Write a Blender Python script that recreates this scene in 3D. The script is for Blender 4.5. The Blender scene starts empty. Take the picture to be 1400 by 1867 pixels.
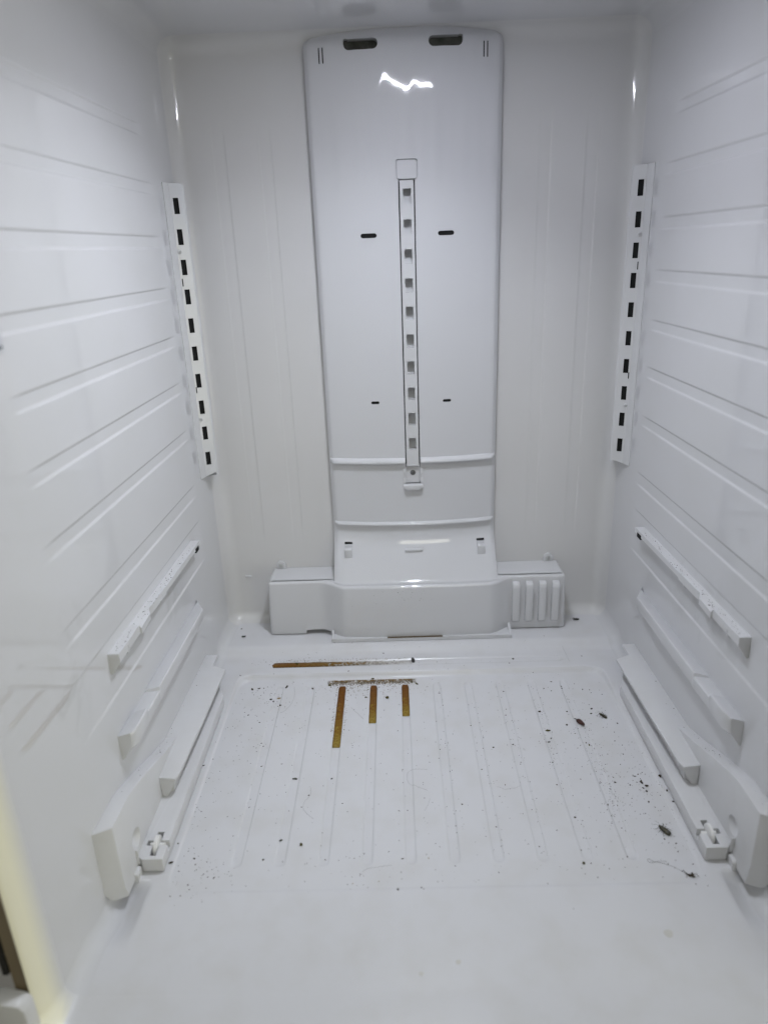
import bpy, bmesh, math, random
import numpy as np
from mathutils import Vector, Matrix
random.seed(7); rng = np.random.default_rng(7)
SC = bpy.context.scene; COL = SC.collection
R_ = math.radians

# ------------------------------------------------------------------ camera
cam_d = bpy.data.cameras.new('camera'); cam = bpy.data.objects.new('camera', cam_d); COL.objects.link(cam); SC.camera = cam
RT = ((0.9993244367098305, -0.020276539604894662, 0.030651788467085994),
      (0.008354262923876872, 0.9375258523133736, 0.34781529945515777),
      (-0.03578933480212484, -0.3473242551071455, 0.9370618898070117))
CP = (-.02628279, -.98563620, .65738281)
cam.matrix_world = Matrix(((RT[0][0], RT[0][2], -RT[0][1], CP[0]), (RT[1][0], RT[1][2], -RT[1][1], CP[1]),
                           (RT[2][0], RT[2][2], -RT[2][1], CP[2]), (0, 0, 0, 1)))
cam_d.sensor_fit = 'VERTICAL'; cam_d.sensor_height = 24.0; cam_d.sensor_width = 18.0
cam_d.lens = 24.0 * 1288.656 / 1867.0
cam_d.clip_start = .01; cam_d.clip_end = 50
cam_d.dof.use_dof = True; cam_d.dof.focus_distance = 1.05; cam_d.dof.aperture_fstop = 2.0

# ------------------------------------------------------------------ light: a warm dim room with added unseen fills, the cool lamp in the fridge ceiling
W = bpy.data.worlds.new('World'); SC.world = W; W.use_nodes = True
WB = W.node_tree.nodes['Background']
WB.inputs['Color'].default_value = (1.0, .97, .86, 1); WB.inputs['Strength'].default_value = .12
SC.view_settings.view_transform = 'Standard'; SC.view_settings.look = 'None'
SC.view_settings.exposure = .02; SC.view_settings.gamma = 1
SC.cycles.max_bounces = 14; SC.cycles.diffuse_bounces = 8; SC.cycles.glossy_bounces = 6
SC.cycles.use_denoising = True
LAMP_STRENGTH = 650
def area(name, loc, target, sx, sy, energy, col):
    l = bpy.data.lights.new(name, 'AREA'); l.shape = 'RECTANGLE'; l.size = sx; l.size_y = sy; l.energy = energy; l.color = col
    o = bpy.data.objects.new(name, l); COL.objects.link(o); o.location = loc
    o.rotation_euler = (Vector(target) - Vector(loc)).to_track_quat('-Z', 'Y').to_euler()
    return o
area('room_fill', (.3, -2.8, 2.2), (0, 0, .2), 1.0, .8, 11.0, (1, .97, .82))  # unseen, added to brighten the rear floor and lower cover
area('room_fill', (.2, -1.5, 2.1), (0, 0, .2), .8, .5, 1.0, (.55, .78, 1))  # unseen cool fill added from overhead
area('room_fill', (1.3, -1.35, .30), (-.3, -.4, .15), 1.3, 1.0, 8.0, (1, .965, .66))  # unseen stand-in for the room's warm light from low right
area('room_fill', (1.55, -1.35, 1.25), (-.3, -.25, .6), 1.0, 1.0, 3.2, (.60, .70, 1))  # unseen stand-in for the room's cool light from the right
area('fridge_lamp_beam', (.012, -.185, .9405), (-.14, -.195, 0), .15, .014, 1.3, (.88, .93, 1)).data.spread = R_(130)

# ------------------------------------------------------------------ materials
def mat(name, col, rough=.4, spec=.5, bump=None, metal=0, coat=0, noise=None, alpha=None):
    m = bpy.data.materials.new(name); m.use_nodes = True; nt = m.node_tree; b = nt.nodes['Principled BSDF']
    b.inputs['Base Color'].default_value = (*col, 1); b.inputs['Roughness'].default_value = rough
    b.inputs['Specular IOR Level'].default_value = spec; b.inputs['Metallic'].default_value = metal
    tc = nt.nodes.new('ShaderNodeTexCoord')
    if noise:
        sc, col2, lo, hi = noise
        n = nt.nodes.new('ShaderNodeTexNoise'); n.inputs['Scale'].default_value = sc; n.inputs['Detail'].default_value = 5
        r = nt.nodes.new('ShaderNodeValToRGB'); r.color_ramp.elements[0].position = lo; r.color_ramp.elements[1].position = hi
        r.color_ramp.elements[0].color = (*col, 1); r.color_ramp.elements[1].color = (*col2, 1)
        nt.links.new(tc.outputs['Object'], n.inputs['Vector']); nt.links.new(n.outputs['Fac'], r.inputs['Fac'])
        nt.links.new(r.outputs['Color'], b.inputs['Base Color'])
    prev = None
    for sc, dist, st in (bump or []):
        n = nt.nodes.new('ShaderNodeTexNoise'); n.inputs['Scale'].default_value = sc; n.inputs['Detail'].default_value = 1.5
        bp = nt.nodes.new('ShaderNodeBump'); bp.inputs['Distance'].default_value = dist; bp.inputs['Strength'].default_value = st
        nt.links.new(tc.outputs['Object'], n.inputs['Vector']); nt.links.new(n.outputs['Fac'], bp.inputs['Height'])
        if prev: nt.links.new(prev.outputs['Normal'], bp.inputs['Normal'])
        prev = bp
    if prev: nt.links.new(prev.outputs['Normal'], b.inputs['Normal'])
    return m
WHITE = (.625, .628, .648)
M_liner = mat('glossy white liner plastic', WHITE, .035, .75, bump=[(14, .003, .07)], noise=(9, (.608, .612, .625), .35, .75))
M_back = mat('glossy white back plastic', (.640, .638, .638), .085, .6, bump=[(14, .003, .08)], noise=(9, (.624, .622, .618), .35, .75))
M_floor = mat('white floor liner plastic', WHITE, .22, .5, bump=[(14, .003, .10), (260, .0004, .06)], noise=(22, (.59, .588, .59), .45, .8))
M_panel = mat('glossy white cover plastic', (.612, .617, .634), .05, .6, bump=[(26, .002, .05)])
M_part = mat('satin white moulding plastic', (.625, .628, .642), .30, .45, bump=[(240, .0003, .04)], noise=(30, (.60, .60, .608), .4, .8))
M_metal = mat('white painted steel', (.615, .62, .63), .12, .5, bump=[(120, .0004, .05)])
M_dark = mat('dark slot shade', (.012, .012, .012), .8, .2)  # colour stands in for the shade inside slots
M_seal = mat('grey vent backing', (.10, .10, .085), .8, .2, noise=(60, (.05, .05, .04), .4, .7))
M_gap = mat('dark parting gap', (.03, .03, .032), .7, .2)
M_screw = mat('zinc plated screw', (.55, .56, .56), .35, .5, metal=.6)
M_screwd = mat('dark steel screw', (.16, .16, .16), .4, .5, metal=.6)
M_brown = mat('brown cabinet side', (.17, .135, .085), .5, .4)
M_black = mat('black rubber gasket', (.01, .009, .007), .5, .4)

def smudge(m, spots):
    """grey rub marks with noise-torn outlines round given places"""
    nt = m.node_tree; b = nt.nodes['Principled BSDF']; old = b.inputs['Base Color'].links[0].from_socket
    tc = nt.nodes.new('ShaderNodeTexCoord'); n = nt.nodes.new('ShaderNodeTexNoise'); n.inputs['Scale'].default_value = 22; n.inputs['Detail'].default_value = 5; n.inputs['Distortion'].default_value = 1.5
    nt.links.new(tc.outputs['Object'], n.inputs['Vector']); acc = None
    for c, r in spots:
        d = nt.nodes.new('ShaderNodeVectorMath'); d.operation = 'DISTANCE'; d.inputs[1].default_value = c; nt.links.new(tc.outputs['Object'], d.inputs[0])
        k = nt.nodes.new('ShaderNodeMapRange'); k.inputs['From Min'].default_value = r; k.inputs['From Max'].default_value = r * .3; nt.links.new(d.outputs['Value'], k.inputs['Value'])
        if acc is None: acc = k.outputs[0]
        else:
            s = nt.nodes.new('ShaderNodeMath'); s.operation = 'MAXIMUM'; nt.links.new(acc, s.inputs[0]); nt.links.new(k.outputs[0], s.inputs[1]); acc = s.outputs[0]
    r = nt.nodes.new('ShaderNodeValToRGB'); r.color_ramp.elements[0].position = .50; r.color_ramp.elements[1].position = .66; nt.links.new(n.outputs['Fac'], r.inputs['Fac'])
    mu = nt.nodes.new('ShaderNodeMath'); mu.operation = 'MULTIPLY'; nt.links.new(r.outputs['Color'], mu.inputs[0]); nt.links.new(acc, mu.inputs[1])
    m2 = nt.nodes.new('ShaderNodeMath'); m2.operation = 'MULTIPLY'; m2.inputs[1].default_value = .24; nt.links.new(mu.outputs[0], m2.inputs[0])
    mx = nt.nodes.new('ShaderNodeMix'); mx.data_type = 'RGBA'; mx.inputs['B'].default_value = (.36, .36, .35, 1)
    nt.links.new(m2.outputs[0], mx.inputs['Factor']); nt.links.new(old, mx.inputs['A']); nt.links.new(mx.outputs['Result'], b.inputs['Base Color'])
M_wall = mat('glossy white wall plastic', WHITE, .02, 1.0, bump=[(7, .002, .02)], noise=(9, (.608, .612, .625), .35, .75))
smudge(M_wall, [((.349, -.13, .215), .055), ((.350, -.20, .225), .06), ((.352, -.26, .215), .04), ((-.354, -.40, .255), .06), ((-.354, -.37, .31), .04), ((-.349, -.10, .205), .04)])
# ------------------------------------------------------------------ helpers
def finish(bm, name, m, parent=None, ang=35, recalc=True, smooth=True):
    if recalc: bmesh.ops.recalc_face_normals(bm, faces=bm.faces)
    me = bpy.data.meshes.new(name); bm.to_mesh(me); bm.free()
    for p in me.polygons: p.use_smooth = smooth
    if smooth and ang is not None: me.set_sharp_from_angle(angle=R_(ang))
    me.materials.append(m)
    o = bpy.data.objects.new(name, me); COL.objects.link(o)
    if parent is not None: o.parent = parent
    return o
def tag(o, label=None, cat=None, group=None, kind=None):
    if label: o['label'] = label
    if cat: o['category'] = cat
    if group: o['group'] = group
    if kind: o['kind'] = kind
    return o
def bm_box(bm, lo, hi, bev=0, seg=2):
    vs = [bm.verts.new((x, y, z)) for x in (lo[0], hi[0]) for y in (lo[1], hi[1]) for z in (lo[2], hi[2])]
    fs = [bm.faces.new([vs[i] for i in f]) for f in ((0, 1, 3, 2), (4, 6, 7, 5), (0, 4, 5, 1), (2, 3, 7, 6), (0, 2, 6, 4), (1, 5, 7, 3))]
    if bev:
        es = list({e for f in fs for e in f.edges})
        bmesh.ops.bevel(bm, geom=es, offset=bev, segments=seg, profile=.5, affect='EDGES')
    return bm
def bm_prism(bm, poly, a, b, axis, bev=0, seg=2, a_fn=None, b_fn=None):
    """polygon in the two other axes swept along `axis` from a to b (a_fn/b_fn give the end per point)"""
    def pt(p, t): q = list(p); q.insert(axis, t); return q
    lo = [bm.verts.new(pt(p, a_fn(*p) if a_fn else a)) for p in poly]
    hi = [bm.verts.new(pt(p, b_fn(*p) if b_fn else b)) for p in poly]
    n = len(poly); fs = [bm.faces.new(lo[::-1]), bm.faces.new(hi)]
    for i in range(n): fs.append(bm.faces.new((lo[i], lo[(i + 1) % n], hi[(i + 1) % n], hi[i])))
    bmesh.ops.recalc_face_normals(bm, faces=fs)
    if bev:
        es = list({e for f in fs for e in f.edges})
        bmesh.ops.bevel(bm, geom=es, offset=bev, segments=seg, profile=.5, affect='EDGES', clamp_overlap=True)
    return bm
def bm_lathe(bm, prof, center, axis_m, n=20):
    rings = []
    for r, h in prof:
        if r < 1e-7: rings.append([bm.verts.new(axis_m @ Vector((0, 0, h)) + Vector(center))])
        else: rings.append([bm.verts.new(axis_m @ Vector((r * math.cos(2 * math.pi * k / n), r * math.sin(2 * math.pi * k / n), h)) + Vector(center)) for k in range(n)])
    for A, B in zip(rings, rings[1:]):
        for k in range(n):
            a0, a1 = A[k % len(A)], A[(k + 1) % len(A)]; b0, b1 = B[k % len(B)], B[(k + 1) % len(B)]
            f = []
            for v in (a0, a1, b1, b0):
                if v not in f: f.append(v)
            if len(f) > 2: bm.faces.new(f)
    return bm
def bm_tube(bm, pts, rad, n=5):
    pts = [Vector(p) for p in pts]; rings = []
    for i, p in enumerate(pts):
        d = (pts[min(i + 1, len(pts) - 1)] - pts[max(i - 1, 0)]).normalized()
        u = d.cross(Vector((0, 0, 1)));  u = u.normalized() if u.length > 1e-4 else Vector((1, 0, 0))
        w = d.cross(u); r = rad[i] if isinstance(rad, (list, tuple)) else rad
        rings.append([bm.verts.new(p + (u * math.cos(2 * math.pi * k / n) + w * math.sin(2 * math.pi * k / n)) * r) for k in range(n)])
    for A, B in zip(rings, rings[1:]):
        for k in range(n): bm.faces.new((A[k], A[(k + 1) % n], B[(k + 1) % n], B[k]))
    bm.faces.new(rings[0][::-1]); bm.faces.new(rings[-1])
    return bm
def stadium(cx, cz, w, h, n=8, rot=0):
    r = h / 2; out = []
    for s, a0 in ((1, -90), (-1, 90)):
        for k in range(n + 1):
            a = R_(a0 + 180 * k / n); out.append((cx + s * (w / 2 - r) + r * math.cos(a), cz + r * math.sin(a)))
    return out
def rrect(x0, x1, z0, z1, r, n=5):
    out = []
    for cx, cz, a0 in ((x1 - r, z1 - r, 0), (x0 + r, z1 - r, 90), (x0 + r, z0 + r, 180), (x1 - r, z0 + r, 270)):
        for k in range(n + 1):
            a = R_(a0 + 90 * k / n); out.append((cx + r * math.cos(a), cz + r * math.sin(a)))
    return out
def cut(o, cutters, ang=35):
    """boolean-subtract bmeshes from o one after another and throw the cutters away"""
    for c in cutters:
        bmesh.ops.recalc_face_normals(c, faces=c.faces)
        me = bpy.data.meshes.new('cutter'); c.to_mesh(me); c.free()
        co = bpy.data.objects.new('cutter', me); COL.objects.link(co)
        md = o.modifiers.new('b', 'BOOLEAN'); md.operation = 'DIFFERENCE'; md.solver = 'EXACT'; md.object = co
        bpy.context.view_layer.update()
        dg = bpy.context.evaluated_depsgraph_get()
        new = bpy.data.meshes.new_from_object(o.evaluated_get(dg)); old = o.data; nm = old.name
        o.modifiers.remove(md); o.data = new; bpy.data.meshes.remove(old); new.name = nm
        bpy.data.objects.remove(co); bpy.data.meshes.remove(me)
    for p in o.data.polygons: p.use_smooth = True
    o.data.set_sharp_from_angle(angle=R_(ang))
    return o
def sm(t, a, b):
    t = min(1, max(0, (t - a) / (b - a))); return t * t * (3 - 2 * t)

# ------------------------------------------------------------------ the refrigerator
FR = bpy.data.objects.new('refrigerator', None); COL.objects.link(FR); FR.location = (0, 0, 0)
tag(FR, 'empty white refrigerator compartment with dirty ribbed floor and wall-mounted rails', 'refrigerator')

YB, ZT, RC, RF = .185, .947, .024, .018   # back wall, ceiling, corner radius, floor corner radius
YF = -.515                                # where the front lip begins
def Wx(y): return .3466 - .0192 * y
def zbase(y): return .0012 + .0072 * sm(y, -.12, .012) + .010 * sm(y, .064, .086)
def drop(ax, y):                          # the floor falls a little towards the front, with an invented well for shade under each guide block
    return .0035 * (1 - sm(y, -.56, -.41)) + .012 * sm(ax, .312, .334) * (1 - sm(y, -.396, -.384)) * sm(y, -.475, -.425)
def zside(y): return zbase(y) - drop(.35, y)      # floor height next to the side walls
FG = [-.2255 + .0504 * k for k in range(10)]     # floor channels
def sd_rr(x, y, cx, cy, hx, hy, r):
    qx, qy = abs(x - cx) - hx + r, abs(y - cy) - hy + r
    return math.hypot(max(qx, 0), max(qy, 0)) + min(max(qx, qy), 0) - r
def zfloor(x, y):
    d = sd_rr(x, y, 0, -.1955, .2985, .2085, .026)
    k = sm(d, -.0034 - .0018 * sm(y, -.05, .0), .0003)
    z = zbase(y) * k - drop(abs(x), y)
    for c in FG:                          # shallow straight channels
        if abs(x - c) < .02 and -.40 < y < .0:
            e = sd_rr(x, y, c, -.1905, .0062, .1785, .0061)
            z -= .0013 * (1 - sm(e, -.0012, .0004))
    e = sd_rr(x, y, -.005, .040, .2445, .0088, .0086)   # cross channel on the rear step
    z -= .0016 * (1 - sm(e, -.0018, .0004)) 
    return z
SG = [(.822, .808), (.753, .7385), (.686, .670), (.618, .6015), (.550, .535), (.483, .467), (.410, .3945), (.3215, .302), (.262, .1935)]
def wdepth(y, z):
    d = 0
    for zt, zb in SG:
        if zb - .004 < z < zt + .004:
            f = sm(y, -.40, -.355) * (1 - sm(y, .035, .075)) if zt < .60 else (1 - sm(y, .035, .075))
            if zt > .8: f *= (1 - sm(y, .02, .06))
            d = max(d, .0014 * f * sm(z, zb - .0006, zb + .0016) * (1 - sm(z, zt - .0010, zt + .0004)))
    return d
BG = [(-.286, -.267), (-.2165, -.198), (.198, .2165), (.267, .286)]
def bdepth(x, z):
    d = 0
    for a, b in BG:
        if a - .003 < x < b + .003:
            f = sm(z, .17, .21) * (1 - sm(z, .80, .85))
            d = max(d, .0006 * f * sm(x, a - .0006, a + .0020) * (1 - sm(x, b - .0008, b + .0004)))
    return d
def lines(lo, hi, step, extra=()):
    v = list(np.linspace(lo, hi, max(2, int(round((hi - lo) / step)) + 1)))
    ex = sorted(e for e in extra if lo + 5e-4 < e < hi - 5e-4)
    v = [t for t in v if t in (v[0], v[-1]) or all(abs(t - e) > 7e-4 for e in ex)]
    return sorted(v + ex)
ex = [c + s * d for c in FG for s in (-1, 1) for d in (.0090, .0067, .0061, .0055, .0050, .0046, .0025)] + [s * d for s in (-1, 1) for d in (.2925, .2945, .2955, .2965, .2975, .2985, .2995, .301)] \
   + [t + d for a, b in BG for t, ds in ((a, (-.002, -.0006, .0007, .0020, .004)), (b, (-.003, -.0009, -.0002, .0004, .002))) for d in ds]
XS = lines(-.3215, .3215, .0045, ex + [s * d for s in (-1, 1) for d in (.312, .315, .318)])
YS = lines(YF, YB - RC, .0055, [.040 + s * d for s in (-1, 1) for d in (.0105, .0092, .0085, .0078, .0070, .0055, .003)] + [.0065, .0085, .0105, .0125, .0135] + [-.404, -.402, -.400, -.398, -.394, -.391, -.388, -.386, -.37, -.3685, -.367, -.0125, -.014])
ZS = lines(.05, ZT - RC, .011, [t + d for a, b in SG for t, ds in ((a, (-.0025, -.0011, -.0003, .0005, .0020)), (b, (-.0020, -.0006, .0005, .0016, .0030))) for d in ds])
NS = 9
bmL = bmesh.new(); VC = {}
def V(p):
    k = (round(p[0], 5), round(p[1], 5), round(p[2], 5))
    if k not in VC: VC[k] = bmL.verts.new(p)
    return VC[k]
lay = bmL.faces.layers.int.new('reg')
def grid(fn, A, B, reg, flip):
    for i in range(len(A) - 1):
        for j in range(len(B) - 1):
            q = [V(fn(A[i], B[j])), V(fn(A[i + 1], B[j])), V(fn(A[i + 1], B[j + 1])), V(fn(A[i], B[j + 1]))]
            u = []
            for v in q:
                if v not in u: u.append(v)
            if len(u) < 3: continue
            try: f = bmL.faces.new(u[::-1] if flip else u)
            except ValueError: continue
            f[lay] = reg
XM = XS[-1]
def fx(x, y):                                  # stretch the outermost column to the drafted wall
    return math.copysign(Wx(y) - RC, x) if abs(abs(x) - XM) < 1e-6 else x
TH = [math.pi / 2 * k / NS for k in range(NS + 1)]
def zlo(y): return zside(y) + RF
def fz(z, y): return zlo(y) if abs(z - ZS[0]) < 1e-6 else z
Yb = YB - RC
zb0 = zside(Yb)
TD = [0, RC - RF]
grid(lambda x, y: (fx(x, y), y, zfloor(fx(x, y), y)), XS, YS, 0, False)
grid(lambda x, y: (fx(x, y), y, ZT), XS, YS, 1, True)
grid(lambda x, d: (fx(x, Yb), Yb + d, zb0 if d else zfloor(fx(x, Yb), Yb)), XS, TD, 0, False)
for s in (-1, 1):
    reg = 2 if s < 0 else 3
    grid(lambda y, z: (s * (Wx(y) + wdepth(y, z)), y, fz(z, y)), YS, ZS, reg, s > 0)
    grid(lambda y, d: (s * (Wx(y) - RC + d), y, zfloor(s * (Wx(y) - RC), y) if d == 0 else zside(y)), YS, TD, 0, s > 0)
    grid(lambda y, t: (s * (Wx(y) - RF + RF * math.sin(t)), y, zlo(y) - RF * math.cos(t)), YS, TH, reg, s > 0)
    grid(lambda y, t: (s * (Wx(y) - RC + RC * math.cos(t)), y, ZT - RC + RC * math.sin(t)), YS, TH, 1, s > 0)
    grid(lambda z, t: (s * (Wx(Yb) - RC + RC * math.cos(t)), Yb + RC * math.sin(t), fz(z, Yb)), ZS, TH, 4, s < 0)
    # corners (bottom, top)
    c = s * (Wx(Yb) - RC)
    grid(lambda t, d: (c + s * d * math.cos(t), Yb + d * math.sin(t), zb0 if d else zfloor(c, Yb)), TH, TD, 0, s > 0)
    grid(lambda t, p: (c + s * (RC - RF + RF * math.cos(p)) * math.cos(t), Yb + (RC - RF + RF * math.cos(p)) * math.sin(t), zlo(Yb) - RF * math.sin(p)), TH, TH, 4, s > 0)
    grid(lambda t, p: (c + s * RC * math.cos(p) * math.cos(t), Yb + RC * math.cos(p) * math.sin(t), ZT - RC + RC * math.sin(p)), TH, TH, 4, s < 0)
grid(lambda x, z: (fx(x, Yb), YB + bdepth(x, z), fz(z, Yb)), XS, ZS, 4, False)
grid(lambda x, t: (fx(x, Yb), YB - RF + RF * math.sin(t), zlo(Yb) - RF * math.cos(t)), XS, TH, 4, False)
grid(lambda x, t: (fx(x, Yb), Yb + RC * math.cos(t), ZT - RC + RC * math.sin(t)), XS, TH, 4, True)
bmesh.ops.recalc_face_normals(bmL, faces=bmL.faces)
bmL.normal_update()
cen = Vector((0, -.17, .48))
f0 = min(bmL.faces, key=lambda f: (f.calc_center_median() - Vector((0, -.2, ZT))).length)
if f0.normal.z > 0: bmesh.ops.reverse_faces(bmL, faces=bmL.faces); bmL.normal_update()
bmL.verts.index_update()
for reg, nm, m in ((0, 'liner_floor', M_floor), (1, 'liner_ceiling', M_liner), (2, 'side_wall', M_wall), (3, 'side_wall', M_wall), (4, 'back_wall', M_back)):
    idx = {}; vs = []; ns = []; fs = []
    for f in bmL.faces:
        if f[lay] != reg: continue
        q = []
        for v in f.verts:
            if v.index not in idx: idx[v.index] = len(vs); vs.append(v.co[:]); ns.append(v.normal[:])
            q.append(idx[v.index])
        fs.append(q)
    me = bpy.data.meshes.new(nm); me.from_pydata(vs, [], fs)
    for p in me.polygons: p.use_smooth = True
    me.normals_split_custom_set_from_vertices(ns)
    me.materials.append(m)
    o = bpy.data.objects.new(nm, me); COL.objects.link(o); o.parent = FR
    if reg == 2: o['label'] = 'side wall with small grey sticker near its front'
bmL.free()

# front edge of the liner and the brown cabinet face round it
def outline(y, n=8):
    w = Wx(y); z0 = zside(y); pts = []
    for cx, cz, a0, r in ((w - RC, ZT - RC, 0, RC), (-w + RC, ZT - RC, 90, RC), (-w + RF, z0 + RF, 180, RF), (w - RF, z0 + RF, 270, RF)):
        for k in range(n + 1):
            q = R_(a0 + 90 * k / n); pts.append((cx + r * math.cos(q), cz + r * math.sin(q), math.cos(q), math.sin(q)))
    return pts
OL = outline(YF)
def ring_mesh(name, prof, m, ang, flat=0):
    bm = bmesh.new()
    rings = [[bm.verts.new((px + nx * d, YF + dy - .042 * nz * nz * (dy < 0 or d > .004), pz + nz * d * (1 - flat * max(0, -nz) ** 2))) for px, pz, nx, nz in OL] for d, dy in prof]
    for A, B in zip(rings, rings[1:]):
        for k in range(len(A)): bm.faces.new((A[k], A[(k + 1) % len(A)], B[(k + 1) % len(A)], B[k]))
    return finish(bm, name, m, FR, ang=ang)
def lit_lip_mat():
    m = mat('warm lit frame plastic', (.64, .64, .635), .3); nt = m.node_tree; b = nt.nodes['Principled BSDF']
    at = nt.nodes.new('ShaderNodeAttribute'); at.attribute_name = 'warm_lit'
    mx = nt.nodes.new('ShaderNodeMix'); mx.data_type = 'RGBA'; mx.inputs['A'].default_value = (.625, .628, .645, 1); mx.inputs['B'].default_value = (.86, .835, .67, 1)  # yellow end paints the warm light falling on the front lip
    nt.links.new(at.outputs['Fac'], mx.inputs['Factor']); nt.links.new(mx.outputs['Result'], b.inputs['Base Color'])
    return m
ring_mesh('front_frame', [(0, 0), (.0004, -.004), (.0015, -.009), (.0030, -.014), (.0048, -.019), (.0068, -.024), (.0084, -.0275), (.0100, -.0300), (.0115, -.0310), (.0125, -.0300), (.0125, -.0200)], lit_lip_mat(), 60, .94)
FFR = bpy.data.objects['front_frame'].data; AT = FFR.attributes.new('warm_lit', 'FLOAT', 'POINT')
for i, v in enumerate(FFR.vertices): AT.data[i].value = min(1, max(0, (YF - v.co.y - .001) / .017)) if v.co.z > 0 else 0  # painted warm light grows towards the front edge
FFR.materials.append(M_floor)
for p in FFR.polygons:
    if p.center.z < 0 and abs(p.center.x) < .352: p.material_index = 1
ring_mesh('cabinet_face', [(.0124, -.0285), (.0250, -.0285), (.0262, -.0270), (.0265, -.020), (.0265, .70)], M_brown, 40)
# ------------------------------------------------------------------ ceiling lamp
LY = -.185
bm = bmesh.new(); bm_box(bm, (-.105, LY - .032, ZT - .004), (.125, LY + .032, ZT + .01), .003)
lampf = finish(bm, 'ceiling_lamp', M_part, FR)
m = bpy.data.materials.new('lit lamp lens'); m.use_nodes = True; nt = m.node_tree; nt.nodes.clear()
e = nt.nodes.new('ShaderNodeEmission'); e.inputs['Color'].default_value = (.86, .88, 1.0, 1); e.inputs['Strength'].default_value = LAMP_STRENGTH
ou = nt.nodes.new('ShaderNodeOutputMaterial'); nt.links.new(e.outputs[0], ou.inputs[0])
bm = bmesh.new(); bm_prism(bm, rrect(-.068, .092, LY - .0021, LY + .0021, .002), ZT - .0043, ZT - .0035, 2)
finish(bm, 'lamp_lens', m, lampf)

# ------------------------------------------------------------------ air duct cover on the back wall
HW = .1407
def bulge(x):
    q = abs(x if x < 0 else x - .004)
    return .1215 - .0255 * (1 - sm(q, .120, .168)) - .003 * (1 - min(1, q / .13) ** 2)
def py(x, z):
    """front surface of the tall cover; at the bottom it runs forward onto the housing"""
    u = min(1, abs(x) / HW)
    y = .1715 - .0150 * (1 - u ** 2.2)
    y += .0045 * sm(u, .955, 1.0)
    if z < .200:
        t = .200 - z; e = .032; s = 1 / (.073 - e / 2)
        run = (t * t / (2 * e) if t < e else t - e / 2) * s            # reaches 1 at z = .127
        y1 = bulge(x) + .0165; f = min(run, 1)
        y = y + (y1 - y) * f
        if z < .127:
            q = min(1, (.127 - z) / .0048); sl = (.1565 - .112) * s
            y -= sl * (.127 - z) + .0036 * (1 - math.sqrt(max(0, 1 - q * q)))
    y += .010 * sm(z, .922, .945) ** 2
    if z > .72: y += sm(z, .72, .80) * (1 - sm(z, .93, .944)) * (z - .875) * (.0085 * math.sin(x * 62 + .6) + .0075 * math.sin(x * 143 + 2.0) + .005 * math.sin(x * 310 + .4))
    return y
def halfw(z):                       # rounded upper corners
    d = z - (.9460 - .020)
    return HW - (.020 - math.sqrt(max(0, .020 ** 2 - d * d)) if d > 0 else 0) * .9
bm = bmesh.new()
US = sorted(set([round(v, 4) for v in np.linspace(-1, 1, 81)] + [-.985, -.97, .97, .985]))
ZP = sorted(set([round(v, 5) for v in np.linspace(.21, .9245, 110)] + [round(v, 5) for v in np.linspace(.127, .21, 26)] + [.1222, .1223, .1225, .1229, .1235, .1243, .1255] + [round(.9260 + .020 * math.sin(R_(a)), 5) for a in (12, 25, 38, 50, 60, 70, 78, 85)]))
G = [[bm.verts.new((u * halfw(z), py(u * HW, z), z)) for u in US] for z in ZP]
BK = [[bm.verts.new((sx * halfw(z), YB - .0024, z)) for sx in (-1, 1)] for z in ZP]
for i in range(len(ZP) - 1):
    for j in range(len(US) - 1): bm.faces.new((G[i][j], G[i][j + 1], G[i + 1][j + 1], G[i + 1][j]))
    bm.faces.new((BK[i][0], G[i][0], G[i + 1][0], BK[i + 1][0])); bm.faces.new((G[i][-1], BK[i][1], BK[i + 1][1], G[i + 1][-1]))
    bm.faces.new((BK[i][1], BK[i][0], BK[i + 1][0], BK[i + 1][1]))
bm.faces.new([G[-1][j] for j in range(len(US))] + [BK[-1][1], BK[-1][0]])
bm.faces.new([G[0][j] for j in range(len(US) - 1, -1, -1)] + [BK[0][0], BK[0][1]])
duct = finish(bm, 'duct_cover', M_panel, FR)
cs = []
def pocket(poly, depth=.0, y0=.12, y1=.1815):
    c = bmesh.new(); bm_prism(c, poly, y0, y1, 1); cs.append(c)
CZ0, CZ1 = .2815, .7535                                 # the recess of the middle track
pocket(rrect(-.0118, .0128, CZ0, CZ1, .002), y1=.1775)
pocket(rrect(-.0150, .0172, .7530, .7805, .004), y1=.1615)
for sx in (-1, 1):
    pocket(stadium(sx * .0590 , .9268, .0475, .0138))
    c = bmesh.new(); bm_prism(c, rrect(sx * .0590 + (-.024 if sx < 0 else .018) , sx * .0590 + (-.018 if sx < 0 else .024), .9255, .9345, .002), .12, .1815, 1); cs.append(c)
    for d in (-.0026, .0026): pocket(rrect(sx * .1155 + d - .00085, sx * .1155 + d + .00085, .9060, .9260, .0008, 2))
    pocket(stadium(sx * .0583, .6783, .0245, .0066)); pocket(stadium(sx * .0583, .4238, .0135, .0050))
    pocket(rrect(sx * .1152 - .0068, sx * .1152 + .0068, .1745, .1792, .0006, 2))
cut(duct, cs)
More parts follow.
